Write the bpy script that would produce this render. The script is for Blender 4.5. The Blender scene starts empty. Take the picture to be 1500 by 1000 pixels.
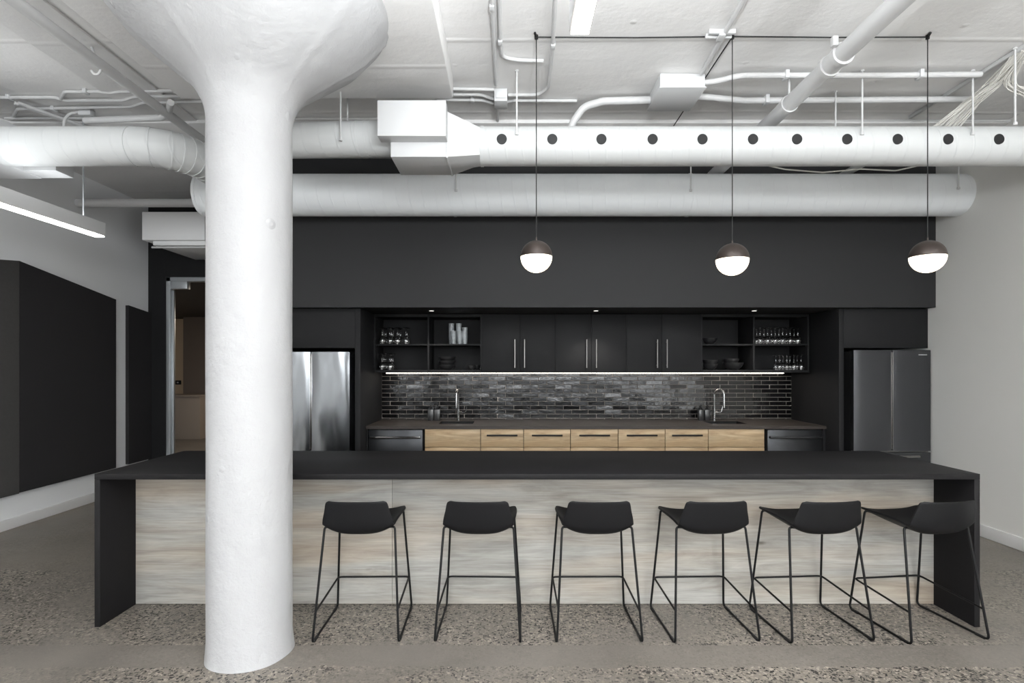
import bpy, bmesh, math, random
from mathutils import Vector, Matrix
random.seed(7)
PI = math.pi
SC = bpy.context.scene
COL = SC.collection

# ------------------------------------------------------------------ camera
CAM_Z = 1.563
F = 810.0            # focal length in pixels of a 1500 px wide frame
def X(px, Y): return (px - 745.0) * Y / F
def Z(py, Y): return CAM_Z - (py - 537.0) * Y / F
def on_plane(px, py, z):          # point of the photo that lies at height z
    Y = (z - CAM_Z) * F / (537.0 - py)
    return Vector((X(px, Y), Y, z))
cd = bpy.data.cameras.new('camera'); cam = bpy.data.objects.new('camera', cd); COL.objects.link(cam)
cd.sensor_width = 36; cd.lens = F / 1500 * 36
cd.shift_x = 5 / 1500; cd.shift_y = 37 / 1500
cam.location = (0, 0, CAM_Z); cam.rotation_euler = (PI / 2, 0, 0)
SC.camera = cam

# ------------------------------------------------------------------ materials
def lin(c):
    c = c / 255.0
    return c / 12.92 if c <= .04045 else ((c + .055) / 1.055) ** 2.4
def rgb(r, g, b): return (lin(r), lin(g), lin(b), 1)
class NT:
    def __init__(s, m): s.t = m.node_tree; s.n = s.t.nodes; s.l = s.t.links
    def new(s, typ, **kw):
        n = s.n.new(typ)
        for k, v in kw.items():
            if k in n.inputs.keys(): n.inputs[k].default_value = v
            else: setattr(n, k, v)
        return n
    def link(s, a, b): s.l.new(a, b)
def mat(name, col, rough=.5, metal=0, spec=.5, bump=0, bump_scale=30, trans=0, ior=1.45, mottled=0, coat=0, bdist=.01):
    m = bpy.data.materials.new(name); m.use_nodes = True
    t = NT(m); p = t.n['Principled BSDF']
    p.inputs['Base Color'].default_value = col
    p.inputs['Roughness'].default_value = rough
    p.inputs['Metallic'].default_value = metal
    p.inputs['Specular IOR Level'].default_value = spec
    p.inputs['Transmission Weight'].default_value = trans
    p.inputs['IOR'].default_value = ior
    p.inputs['Coat Weight'].default_value = coat
    if bump or mottled:
        tc = t.new('ShaderNodeTexCoord')
        nz = t.new('ShaderNodeTexNoise', Scale=bump_scale, Detail=6.0, Roughness=.6)
        t.link(tc.outputs['Object'], nz.inputs['Vector'])
        if bump:
            b = t.new('ShaderNodeBump', Strength=bump, Distance=bdist)
            t.link(nz.outputs['Fac'], b.inputs['Height']); t.link(b.outputs['Normal'], p.inputs['Normal'])
        if mottled:
            nz2 = t.new('ShaderNodeTexNoise', Scale=bump_scale * .12, Detail=5.0)
            t.link(tc.outputs['Object'], nz2.inputs['Vector'])
            mx = t.new('ShaderNodeMix', data_type='RGBA')
            mx.inputs['A'].default_value = tuple(c * (1 - mottled) for c in col[:3]) + (1,)
            mx.inputs['B'].default_value = tuple(min(1, c * (1 + mottled)) for c in col[:3]) + (1,)
            t.link(nz2.outputs['Fac'], mx.inputs['Factor']); t.link(mx.outputs['Result'], p.inputs['Base Color'])
    return m
def emit(name, col, s, base=None):
    m = bpy.data.materials.new(name); m.use_nodes = True
    p = m.node_tree.nodes['Principled BSDF']
    p.inputs['Base Color'].default_value = base or (.8, .8, .8, 1)
    p.inputs['Emission Color'].default_value = col
    p.inputs['Emission Strength'].default_value = s
    return m
def wood(name, c1, c2, c3, grain=1.0):
    m = bpy.data.materials.new(name); m.use_nodes = True
    t = NT(m); p = t.n['Principled BSDF']
    p.inputs['Roughness'].default_value = .5; p.inputs['Specular IOR Level'].default_value = .3
    tc = t.new('ShaderNodeTexCoord')
    mp = t.new('ShaderNodeMapping'); mp.inputs['Scale'].default_value = (.6 * grain, 1, 4.6 * grain)
    t.link(tc.outputs['Object'], mp.inputs['Vector'])
    n1 = t.new('ShaderNodeTexNoise', Scale=2.2, Detail=9.0, Roughness=.6, Distortion=1.3)
    t.link(mp.outputs['Vector'], n1.inputs['Vector'])
    mp2 = t.new('ShaderNodeMapping'); mp2.inputs['Scale'].default_value = (2.2 * grain, 1, 60 * grain)
    t.link(tc.outputs['Object'], mp2.inputs['Vector'])
    n2 = t.new('ShaderNodeTexNoise', Scale=2.0, Detail=5.0, Roughness=.6)
    t.link(mp2.outputs['Vector'], n2.inputs['Vector'])
    r = t.new('ShaderNodeValToRGB')
    e = r.color_ramp.elements
    e[0].position = .3; e[0].color = c1; e[1].position = .7; e[1].color = c3
    e.new(.5).color = c2
    t.link(n1.outputs['Fac'], r.inputs['Fac'])
    r2 = t.new('ShaderNodeValToRGB'); e2 = r2.color_ramp.elements
    e2[0].position = .3; e2[0].color = (.72, .72, .72, 1); e2[1].position = .62; e2[1].color = (1, 1, 1, 1)
    t.link(n2.outputs['Fac'], r2.inputs['Fac'])
    mx = t.new('ShaderNodeMix', data_type='RGBA', blend_type='MULTIPLY'); mx.inputs['Factor'].default_value = .8
    t.link(r.outputs['Color'], mx.inputs['A']); t.link(r2.outputs['Color'], mx.inputs['B'])
    n4 = t.new('ShaderNodeTexNoise', Scale=.9, Detail=3.0, Distortion=.5); t.link(mp.outputs['Vector'], n4.inputs['Vector'])
    r4 = t.new('ShaderNodeValToRGB'); e4 = r4.color_ramp.elements
    e4[0].position = .42; e4[0].color = (.93, .97, 1, 1); e4[1].position = .68; e4[1].color = (.92, .82, .72, 1); e4.new(.55).color = (1, .98, .95, 1)
    t.link(n4.outputs['Fac'], r4.inputs['Fac'])
    mx4 = t.new('ShaderNodeMix', data_type='RGBA', blend_type='MULTIPLY'); mx4.inputs['Factor'].default_value = .9
    t.link(mx.outputs['Result'], mx4.inputs['A']); t.link(r4.outputs['Color'], mx4.inputs['B']); mx = mx4
    # small knots
    mp3 = t.new('ShaderNodeMapping'); mp3.inputs['Scale'].default_value = (1.3, 1, 3.4)
    t.link(tc.outputs['Object'], mp3.inputs['Vector'])
    vo = t.new('ShaderNodeTexVoronoi', Scale=1.1); t.link(mp3.outputs['Vector'], vo.inputs['Vector'])
    r3 = t.new('ShaderNodeValToRGB'); e3 = r3.color_ramp.elements
    e3[0].position = .012; e3[0].color = (.45, .42, .4, 1); e3[1].position = .06; e3[1].color = (1, 1, 1, 1)
    t.link(vo.outputs['Distance'], r3.inputs['Fac'])
    mx2 = t.new('ShaderNodeMix', data_type='RGBA', blend_type='MULTIPLY'); mx2.inputs['Factor'].default_value = 1
    t.link(mx.outputs['Result'], mx2.inputs['A']); t.link(r3.outputs['Color'], mx2.inputs['B'])
    t.link(mx2.outputs['Result'], p.inputs['Base Color'])
    b = t.new('ShaderNodeBump', Strength=.12, Distance=.004)
    t.link(n2.outputs['Fac'], b.inputs['Height']); t.link(b.outputs['Normal'], p.inputs['Normal'])
    return m
def floor_material():
    m = bpy.data.materials.new('polished_concrete'); m.use_nodes = True
    t = NT(m); p = t.n['Principled BSDF']
    tc = t.new('ShaderNodeTexCoord'); co = tc.outputs['Object']
    def mth(op, a, b=None):
        n = t.new('ShaderNodeMath', operation=op)
        for i, v in enumerate((a, b)):
            if v is None: continue
            if isinstance(v, (int, float)): n.inputs[i].default_value = v
            else: t.link(v, n.inputs[i])
        return n.outputs[0]
    def ramp(fac, *stops):
        r = t.new('ShaderNodeValToRGB'); e = r.color_ramp.elements
        e[0].position, e[0].color = stops[0]; e[1].position, e[1].color = stops[-1]
        for q in stops[1:-1]: e.new(q[0]).color = q[1]
        t.link(fac, r.inputs['Fac']); return r.outputs['Color']
    def mix(f, a, b, bt='MIX'):
        n = t.new('ShaderNodeMix', data_type='RGBA', blend_type=bt)
        for k, v in (('Factor', f), ('A', a), ('B', b)):
            if isinstance(v, (int, float)): n.inputs[k].default_value = v
            elif isinstance(v, tuple): n.inputs[k].default_value = v
            else: t.link(v, n.inputs[k])
        return n.outputs['Result']
    # cement
    n1 = t.new('ShaderNodeTexNoise', Scale=1.1, Detail=7.0, Roughness=.6); t.link(co, n1.inputs['Vector'])
    cement = ramp(n1.outputs['Fac'], (.3, rgb(104, 99, 93)), (.5, rgb(119, 113, 106)), (.72, rgb(134, 127, 118)))
    n5 = t.new('ShaderNodeTexNoise', Scale=140.0, Detail=2.0); t.link(co, n5.inputs['Vector'])
    cement = mix(.5, cement, ramp(n5.outputs['Fac'], (.3, (.62, .62, .62, 1)), (.6, (1, 1, 1, 1))), 'MULTIPLY')
    # aggregate: broken stones
    nw = t.new('ShaderNodeTexNoise', Scale=30.0, Detail=2.0); t.link(co, nw.inputs['Vector'])
    wv = t.new('ShaderNodeMix', data_type='RGBA', blend_type='LINEAR_LIGHT'); wv.inputs['Factor'].default_value = .02
    t.link(co, wv.inputs['A']); t.link(nw.outputs['Color'], wv.inputs['B'])
    v = t.new('ShaderNodeTexVoronoi', Scale=68.0, Randomness=1.0); t.link(wv.outputs['Result'], v.inputs['Vector'])
    sep = t.new('ShaderNodeSeparateColor'); t.link(v.outputs['Color'], sep.inputs['Color'])
    stone_col = ramp(sep.outputs['Red'], (0, rgb(20, 19, 18)), (.34, rgb(40, 37, 35)), (.42, rgb(112, 106, 97)), (.75, rgb(138, 130, 119)), (1, rgb(164, 155, 143)))
    inside = mth('LESS_THAN', v.outputs['Distance'], .52)
    n2 = t.new('ShaderNodeTexNoise', Scale=.75, Detail=4.0, Roughness=.55); t.link(co, n2.inputs['Vector'])
    expo = ramp(n2.outputs['Fac'], (.4, (.25, .25, .25, 1)), (.5, (1, 1, 1, 1)))
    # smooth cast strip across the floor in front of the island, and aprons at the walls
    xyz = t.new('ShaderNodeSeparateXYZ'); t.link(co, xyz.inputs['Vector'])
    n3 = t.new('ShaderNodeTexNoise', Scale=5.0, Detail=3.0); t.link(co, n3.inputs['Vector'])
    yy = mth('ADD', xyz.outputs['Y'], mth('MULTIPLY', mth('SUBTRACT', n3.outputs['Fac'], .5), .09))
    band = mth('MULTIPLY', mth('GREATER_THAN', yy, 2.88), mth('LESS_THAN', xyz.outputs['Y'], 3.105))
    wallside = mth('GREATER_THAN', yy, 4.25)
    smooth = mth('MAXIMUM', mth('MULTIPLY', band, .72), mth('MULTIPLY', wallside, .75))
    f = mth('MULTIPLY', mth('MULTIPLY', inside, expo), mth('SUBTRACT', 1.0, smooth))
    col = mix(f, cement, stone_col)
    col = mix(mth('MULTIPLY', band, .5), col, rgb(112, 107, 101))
    n4 = t.new('ShaderNodeTexNoise', Scale=2.6, Detail=6.0, Roughness=.65); t.link(co, n4.inputs['Vector'])
    col = mix(.55, col, ramp(n4.outputs['Fac'], (.32, (.66, .65, .64, 1)), (.62, (1, 1, 1, 1))), 'MULTIPLY')
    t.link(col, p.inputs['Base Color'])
    rr = ramp(n4.outputs['Fac'], (.3, (.38, .38, .38, 1)), (.7, (.5, .5, .5, 1)))
    t.link(rr, p.inputs['Roughness']); p.inputs['Specular IOR Level'].default_value = .4
    b = t.new('ShaderNodeBump', Strength=.05, Distance=.002); t.link(n5.outputs['Fac'], b.inputs['Height']); t.link(b.outputs['Normal'], p.inputs['Normal'])
    return m
def concrete_paint(name, col, ridges=False, strength=.35):
    m = bpy.data.materials.new(name); m.use_nodes = True
    t = NT(m); p = t.n['Principled BSDF']; p.inputs['Roughness'].default_value = .48
    p.inputs['Specular IOR Level'].default_value = .35
    tc = t.new('ShaderNodeTexCoord')
    n = t.new('ShaderNodeTexNoise', Scale=5.0, Detail=8.0, Roughness=.62); t.link(tc.outputs['Object'], n.inputs['Vector'])
    n2 = t.new('ShaderNodeTexNoise', Scale=.9, Detail=4.0); t.link(tc.outputs['Object'], n2.inputs['Vector'])
    mx = t.new('ShaderNodeMix', data_type='RGBA')
    mx.inputs['A'].default_value = tuple(c * .94 for c in col[:3]) + (1,); mx.inputs['B'].default_value = col
    t.link(n2.outputs['Fac'], mx.inputs['Factor']); t.link(mx.outputs['Result'], p.inputs['Base Color'])
    h = n.outputs['Fac']
    v = t.new('ShaderNodeTexVoronoi', Scale=3.5); t.link(tc.outputs['Object'], v.inputs['Vector'])
    r = t.new('ShaderNodeValToRGB'); e = r.color_ramp.elements
    e[0].position = .04; e[0].color = (1, 1, 1, 1); e[1].position = .1; e[1].color = (0, 0, 0, 1)
    t.link(v.outputs['Distance'], r.inputs['Fac'])
    ad = t.new('ShaderNodeMath', operation='MULTIPLY_ADD'); ad.inputs[1].default_value = .5
    t.link(r.outputs['Color'], ad.inputs[0]); t.link(h, ad.inputs[2]); h = ad.outputs[0]
    if ridges:      # board marks left by the formwork
        w = t.new('ShaderNodeTexWave', wave_type='BANDS', bands_direction='Y', Scale=.3, Distortion=.6, Detail=2.0)
        w.inputs['Detail Scale'].default_value = .5
        t.link(tc.outputs['Object'], w.inputs['Vector'])
        r2 = t.new('ShaderNodeValToRGB'); e = r2.color_ramp.elements
        e[0].position = .994; e[0].color = (0, 0, 0, 1); e[1].position = 1; e[1].color = (.5, .5, .5, 1)
        t.link(w.outputs['Fac'], r2.inputs['Fac'])
        ad2 = t.new('ShaderNodeMath', operation='MULTIPLY_ADD'); ad2.inputs[1].default_value = .8
        t.link(r2.outputs['Color'], ad2.inputs[0]); t.link(h, ad2.inputs[2]); h = ad2.outputs[0]
    b = t.new('ShaderNodeBump', Strength=strength, Distance=.02)
    t.link(h, b.inputs['Height']); t.link(b.outputs['Normal'], p.inputs['Normal'])
    return m
def duct_paint(name, col):
    m = bpy.data.materials.new(name); m.use_nodes = True
    t = NT(m); p = t.n['Principled BSDF']; p.inputs['Roughness'].default_value = .42
    p.inputs['Base Color'].default_value = col
    tc = t.new('ShaderNodeTexCoord')
    mp = t.new('ShaderNodeMapping'); mp.inputs['Rotation'].default_value = (0, .12, .1)
    t.link(tc.outputs['Object'], mp.inputs['Vector'])
    w = t.new('ShaderNodeTexWave', wave_type='BANDS', bands_direction='X', Scale=2.6, Distortion=.25, Detail=1.0)
    t.link(mp.outputs['Vector'], w.inputs['Vector'])
    r = t.new('ShaderNodeValToRGB'); e = r.color_ramp.elements
    e[0].position = .96; e[0].color = (0, 0, 0, 1); e[1].position = 1; e[1].color = (1, 1, 1, 1)
    t.link(w.outputs['Fac'], r.inputs['Fac'])
    b = t.new('ShaderNodeBump', Strength=.25, Distance=.006)
    t.link(r.outputs['Color'], b.inputs['Height']); t.link(b.outputs['Normal'], p.inputs['Normal'])
    return m
def brushed(name, col, rough):
    m = mat(name, col, rough, 1)
    t = NT(m); p = t.n['Principled BSDF']
    tc = t.new('ShaderNodeTexCoord')
    mp = t.new('ShaderNodeMapping'); mp.inputs['Scale'].default_value = (3, 3, .9)
    t.link(tc.outputs['Object'], mp.inputs['Vector'])
    n = t.new('ShaderNodeTexNoise', Scale=1.6, Detail=1.0); t.link(mp.outputs['Vector'], n.inputs['Vector'])
    b = t.new('ShaderNodeBump', Strength=.35, Distance=.05); t.link(n.outputs['Fac'], b.inputs['Height'])
    t.link(b.outputs['Normal'], p.inputs['Normal'])
    return m

M = dict(
    floor=floor_material(),
    ceiling=concrete_paint('ceiling_paint', rgb(242, 241, 240), True, .4),
    column=concrete_paint('column_paint', rgb(178, 178, 179), False, .7),
    duct=duct_paint('duct_paint', rgb(211, 213, 213)),
    ductlow_lifted=duct_paint('wide_duct_lifted_paint', rgb(238, 241, 243)),  # duct paint lifted in colour to make up for shade on the lower duct
    white=mat('white_paint', rgb(212, 213, 214), .45),
    pipe=mat('pipe_paint', rgb(208, 208, 208), .4),
    wall=mat('wall_paint', rgb(222, 221, 217), .7, spec=.2, bump=.05, bump_scale=60),
    wallleft_lifted=mat('left_wall_lifted_paint', rgb(238, 239, 240), .7, spec=.2, bump=.05, bump_scale=60),  # wall paint made lighter, stands in for missing light on the left wall
    wallblack=mat('black_wall_paint', rgb(43, 43, 44), .6, spec=.3),
    laminate=mat('black_laminate', rgb(31, 31, 32), .6, spec=.2),
    bench=mat('bench_laminate', rgb(26, 25, 26), .6, spec=.2),
    worktop=mat('worktop_laminate', rgb(54, 48, 44), .45, spec=.4, mottled=.12, bump_scale=40),
    trim_lifted=mat('trim_and_lifted_white', rgb(240, 240, 240), .45),  # baseboard white, also a lifted white for the dimly lit housing and vent unit
    wallblack_shaded=mat('shaded_black_wall_paint', rgb(30, 30, 31), .6, spec=.2),  # black wall paint darkened, shade around the door put into the colour
    tumbler=mat('thick_glass', (.86, .9, .92, 1), .12, trans=.75, ior=1.5),
    inner=mat('recess_black', rgb(22, 22, 23), .6, spec=.2),
    felt_grey=mat('grey_felt', rgb(72, 71, 70), .9, spec=.1, bump=.2, bump_scale=300, mottled=.08, bdist=.002),
    felt_black=mat('black_felt', rgb(48, 47, 48), .9, spec=.1, bump=.2, bump_scale=300, bdist=.002),
    oak_grey=wood('limed_oak', rgb(150, 145, 137), rgb(174, 169, 161), rgb(190, 185, 177)),
    oak=wood('natural_oak', rgb(150, 126, 97), rgb(181, 158, 126), rgb(200, 178, 148), 1.3),
    steel=brushed('stainless_steel', rgb(128, 130, 132), .2),
    darksteel=mat('dark_steel', rgb(84, 85, 88), .26, .85),
    applianceblack=mat('dark_appliance_steel', rgb(52, 53, 55), .3, .7),
    seal=mat('black_rubber', rgb(18, 18, 19), .6),
    chrome=mat('chrome', rgb(220, 220, 220), .12, 1),
    nickel=mat('brushed_nickel', rgb(150, 148, 145), .32, 1),
    alu=mat('aluminium', rgb(186, 190, 193), .35, .6),
    blackmetal=mat('black_powder_coat', rgb(14, 14, 15), .5, spec=.3),
    stool=mat('black_plastic', rgb(15, 15, 17), .55, spec=.3, bump=.05, bump_scale=400, bdist=.001),
    tile=mat('glazed_black_tile', rgb(14, 14, 15), .05, spec=.65, bump=.22, bump_scale=9, bdist=.02),
    grout=mat('grey_grout', rgb(160, 152, 145), .85),
    glass=mat('clear_glass', (1, 1, 1, 1), .03, trans=1, ior=1.6),
    pane=mat('door_glass', (.86, .84, .82, 1), .0, trans=1, ior=1.05),
    ceramic=mat('black_stoneware', rgb(38, 38, 39), .3, spec=.8),
    led=emit('led_strip', (1, .9, .8, 1), 10),
    lamp=emit('linear_light', (1, .96, .9, 1), 3),
    lamp_bright=emit('bright_linear_light', (1, .96, .9, 1), 9),
    opal=emit('opal_glass', (1, .86, .66, 1), 2.6),
    lens=emit('downlight_lens', (1, .96, .9, 1), 1.2),
    bronze=mat('dark_bronze', rgb(58, 50, 46), .4, .4),
    cord=mat('black_cord', rgb(24, 24, 24), .6),
    cable=mat('white_cable', rgb(226, 224, 218), .5),
    beige=mat('beige_paint', rgb(222, 200, 170), .7),
    grey=mat('grey_paint', rgb(150, 140, 130), .7),
    taupe=mat('taupe_paint', rgb(112, 102, 94), .7),
    darkroom=mat('dark_ceiling', rgb(60, 58, 56), .7),
    hole=mat('dark_nozzle', rgb(26, 26, 27), .5),
    badge=mat('silver_badge', rgb(205, 205, 205), .3, .5),
)

# ------------------------------------------------------------------ mesh helpers
def BM(): return bmesh.new()
def box(bm, x0, x1, y0, y1, z0, z1, bev=0):
    t = bmesh.new()
    bmesh.ops.create_cube(t, size=1)
    for v in t.verts:
        v.co = Vector((x0 + (v.co.x + .5) * (x1 - x0), y0 + (v.co.y + .5) * (y1 - y0), z0 + (v.co.z + .5) * (z1 - z0)))
    if bev: bmesh.ops.bevel(t, geom=list(t.edges), offset=bev, segments=2, affect='EDGES', profile=.5)
    join(bm, t); return bm
def join(bm, t):
    me = bpy.data.meshes.new('tmp'); t.to_mesh(me); t.free(); bm.from_mesh(me); bpy.data.meshes.remove(me)
def fillet(pts, r, n=5):
    pts = [Vector(p) for p in pts]; out = [pts[0]]
    for i in range(1, len(pts) - 1):
        a, b, c = pts[i - 1], pts[i], pts[i + 1]
        d1 = (a - b); d2 = (c - b); l1, l2 = d1.length, d2.length
        d1 /= l1; d2 /= l2
        ang = d1.angle(d2)
        if ang > PI - .02: out.append(b); continue
        k = min(r / math.tan(ang / 2), l1 * .48, l2 * .48)
        p1 = b + d1 * k; p2 = b + d2 * k
        for j in range(n + 1):
            u = j / n
            out.append(p1 * (1 - u) ** 2 + b * 2 * u * (1 - u) + p2 * u * u)
    out.append(pts[-1]); return out
def tube(bm, pts, r, seg=10, cap=True, fr=0, fn=5):
    pts = fillet(pts, fr, fn) if fr else [Vector(p) for p in pts]
    rings = []; prev = None
    for i, p in enumerate(pts):
        d = (pts[min(i + 1, len(pts) - 1)] - pts[max(i - 1, 0)]).normalized()
        if prev is None:
            n = d.orthogonal().normalized()
        else:
            n = (prev - d * prev.dot(d)).normalized()
        prev = n; b = d.cross(n)
        rr = r[i] if isinstance(r, (list, tuple)) else r
        rings.append([bm.verts.new(p + (n * math.cos(2 * PI * k / seg) + b * math.sin(2 * PI * k / seg)) * rr) for k in range(seg)])
    for a, b in zip(rings, rings[1:]):
        for k in range(seg): bm.faces.new((a[k], a[(k + 1) % seg], b[(k + 1) % seg], b[k]))
    if cap:
        bm.faces.new(rings[0][::-1]); bm.faces.new(rings[-1])
    return bm
def lathe(bm, prof, cx=0, cy=0, cz=0, seg=24):
    rings = []
    for r, z in prof:
        if r < 1e-6: rings.append([bm.verts.new((cx, cy, cz + z))])
        else: rings.append([bm.verts.new((cx + r * math.cos(2 * PI * k / seg), cy + r * math.sin(2 * PI * k / seg), cz + z)) for k in range(seg)])
    for a, b in zip(rings, rings[1:]):
        for k in range(seg):
            q = (k + 1) % seg
            if len(a) == 1 and len(b) == 1: continue
            if len(a) == 1: bm.faces.new((a[0], b[q], b[k]))
            elif len(b) == 1: bm.faces.new((a[k], a[q], b[0]))
            else: bm.faces.new((a[k], a[q], b[q], b[k]))
    return bm
def disc(bm, c, axis, r, depth, seg=24):
    c = Vector(c); a = Vector(axis).normalized()
    tube(bm, [c, c + a * depth], r, seg)
def prism(bm, poly, axis, a0, a1):       # polygon in the plane across «axis», extruded from a0 to a1
    def P(u, v, a): return {'x': (a, u, v), 'y': (u, a, v), 'z': (u, v, a)}[axis]
    A = [bm.verts.new(P(u, v, a0)) for u, v in poly]; B = [bm.verts.new(P(u, v, a1)) for u, v in poly]
    n = len(poly)
    bm.faces.new(A); bm.faces.new(B[::-1])
    for i in range(n): bm.faces.new((A[i], B[i], B[(i + 1) % n], A[(i + 1) % n]))

ORG = {}
def obj(name, bm, m, parent=None, smooth=30, local=False):
    bmesh.ops.recalc_face_normals(bm, faces=bm.faces)
    me = bpy.data.meshes.new(name); bm.to_mesh(me); bm.free()
    me.materials.append(M[m] if isinstance(m, str) else m)
    if smooth:
        me.shade_smooth(); me.set_sharp_from_angle(angle=math.radians(smooth))
    o = bpy.data.objects.new(name, me); COL.objects.link(o)
    if parent is not None:
        org = ORG.get(parent.name, Vector())
        if not local: me.transform(Matrix.Translation(-org))
        o.parent = parent; ORG[o.name] = org
    return o
def tag(o, label, cat, group=None):
    o['label'] = label; o['category'] = cat
    if group: o['group'] = group
    return o
def thing(name, label, cat, loc=(0, 0, 0), group=None):
    o = bpy.data.objects.new(name, None); COL.objects.link(o)
    o.location = loc; o.empty_display_size = .1; ORG[o.name] = Vector(loc)
    return tag(o, label, cat, group)
def struct(name, bm, m, smooth=30, parent=None):
    o = obj(name, bm, m, parent, smooth)
    if parent is None: o['kind'] = 'structure'
    return o
def single(name, bm, m, label, cat, group=None, smooth=30):      # a thing that is one mesh, its origin at its own base
    xs = [v.co for v in bm.verts]
    c = Vector((sum(v.x for v in xs) / len(xs), sum(v.y for v in xs) / len(xs), min(v.z for v in xs)))
    for v in bm.verts: v.co -= c
    o = obj(name, bm, m, None, smooth); o.location = c
    return tag(o, label, cat, group)
def copy_tree(o, parent=None):
    c = o.copy(); COL.objects.link(c); c.parent = parent
    for ch in list(o.children): copy_tree(ch, c)
    return c
def clone(o, loc, label=None, group=None, rz=0):
    c = copy_tree(o); c.location = loc; c.rotation_euler = (0, 0, rz)
    if label: c['label'] = label
    if group: c['group'] = group
    return c

# ------------------------------------------------------------------ the room
CEIL = 3.72; WL = -4.81; WR = 4.366; YB = 7.38; YR = -5.5
bm = BM(); box(bm, -9.6, WR + .3, YR - .3, 13.6, -.12, 0); struct('floor', bm, 'floor')
bm = BM(); box(bm, WL - .3, WR + .3, YR - .3, YB + .12, CEIL, CEIL + .2); struct('ceiling', bm, 'ceiling')
bm = BM(); box(bm, WL - .2, WL, YR, YB + .12, 0, CEIL); struct('wall_left', bm, 'wallleft_lifted')
SWY0, SWY1, SWZ0, SWZ1 = -4.6, -1.4, .35, 3.0     # added window in the right wall, unseen, put in to light the left wall
bm = BM(); box(bm, WR, WR + .2, YR, SWY0, 0, CEIL); box(bm, WR, WR + .2, SWY1, YB, 0, CEIL); box(bm, WR, WR + .2, SWY0, SWY1, 0, SWZ0); box(bm, WR, WR + .2, SWY0, SWY1, SWZ1, CEIL); struct('wall_right', bm, 'wall')
bm = BM()
for y in (SWY0, (SWY0 + SWY1) / 2 - .02, SWY1 - .045): box(bm, WR + .06, WR + .12, y, y + .045, SWZ0, SWZ1)
for z in (SWZ0, SWZ1 - .045): box(bm, WR + .06, WR + .12, SWY0, SWY1, z, z + .045)
struct('window_4', bm, 'alu')
# rear wall with three window openings
WIN = [(-4.3, -1.7), (-1.2, 1.4), (1.6, 4.1)]; WZ0, WZ1 = .35, 3.2
bm = BM()
box(bm, WL, WR, YR - .2, YR, 0, WZ0); box(bm, WL, WR, YR - .2, YR, WZ1, CEIL)
xs = [WL] + [v for w in WIN for v in w] + [WR]
for a, b in zip(xs[0::2], xs[1::2]): box(bm, a, b, YR - .2, YR, WZ0, WZ1)
struct('wall_rear', bm, 'wall')
for i, (a, b) in enumerate(WIN):
    bm = BM(); w = .045
    for x in (a, (a + b) / 2 - w / 2, b - w): box(bm, x, x + w, YR - .12, YR - .06, WZ0, WZ1)
    for z in (WZ0, 1.75, WZ1 - w): box(bm, a, b, YR - .12, YR - .06, z, z + w)
    struct('window_%d' % (i + 1), bm, 'alu')
# back wall (black) with the glass door
DX0, DX1, DZ = -4.565, -3.5, 2.757
bm = BM()
box(bm, WL, DX0, YB, YB + .12, 0, CEIL); box(bm, DX0, DX1, YB, YB + .12, DZ, CEIL); box(bm, DX1, WR, YB, YB + .12, 0, CEIL)
struct('wall_back', bm, 'wallblack_shaded')
# kitchen wall block: wall behind the tiles, the side return and the deep bulkhead above the joinery
KX0, KX1, KYT, KYB = -2.47, WR - .001, 6.735, 5.65
bm = BM(); box(bm, KX0, KX1, KYT, YB, 0, 2.17); struct('wall_kitchen', bm, 'wallblack')
bm = BM(); box(bm, KX0, KX1, KYB, YB, 2.17, CEIL); struct('wall_bulkhead', bm, 'wallblack')
# baseboards
bm = BM(); box(bm, WL, WL + .016, YR, YB, 0, .104, .003); struct('baseboard_left', bm, 'trim_lifted')
bm = BM(); box(bm, WR - .016, WR, YR, 5.65, 0, .112, .003); struct('baseboard_right', bm, 'trim_lifted')
# thickened slab above the column and a shallow beam beside it
DPX0, DPX1, DPY0, DPY1, DPZ = -2.43, -.41, 2.0, 4.1, 3.547
bm = BM()
N = 40
vs = []
box(bm, DPX0, DPX1, DPY0, DPY1, DPZ, CEIL, .012); struct('ceiling_drop_panel', bm, 'ceiling')
bm = BM(); box(bm, -3.17, -2.72, YR, 4.82, CEIL - .018, CEIL, .004); struct('ceiling_beam', bm, 'ceiling')
bm = BM(); box(bm, WL, WR, 4.82, 5.65, CEIL - .035, CEIL, .008); struct('ceiling_ledge', bm, 'ceiling')

# glass door in the black wall
d = bpy.data.objects.new('door_1', None); COL.objects.link(d); d.location = ((DX0 + DX1) / 2, YB, 0); d['kind'] = 'structure'; ORG[d.name] = Vector(d.location)
bm = BM(); w = .055
box(bm, DX0, DX0 + w, YB - .01, YB + .1, 0, DZ, .003); box(bm, DX1 - w, DX1, YB - .01, YB + .1, 0, DZ, .003); box(bm, DX0, DX1, YB - .01, YB + .1, DZ - w, DZ, .003)
obj('door_frame', bm, 'alu', d)
bm = BM(); box(bm, DX0 + w + .028, DX1 - w - .004, YB + .035, YB + .045, .03, DZ - w - .012); obj('glass_pane', bm, 'pane', d)
bm = BM(); box(bm, DX0 + w, DX0 + w + .028, YB + .022, YB + .058, .01, DZ - w - .12, .003); obj('edge_rail', bm, 'alu', d)
bm = BM(); box(bm, DX0 + w, DX0 + w + .22, YB - .005, YB + .075, DZ - w - .1, DZ - w, .004); obj('door_closer', bm, 'alu', d)
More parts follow.
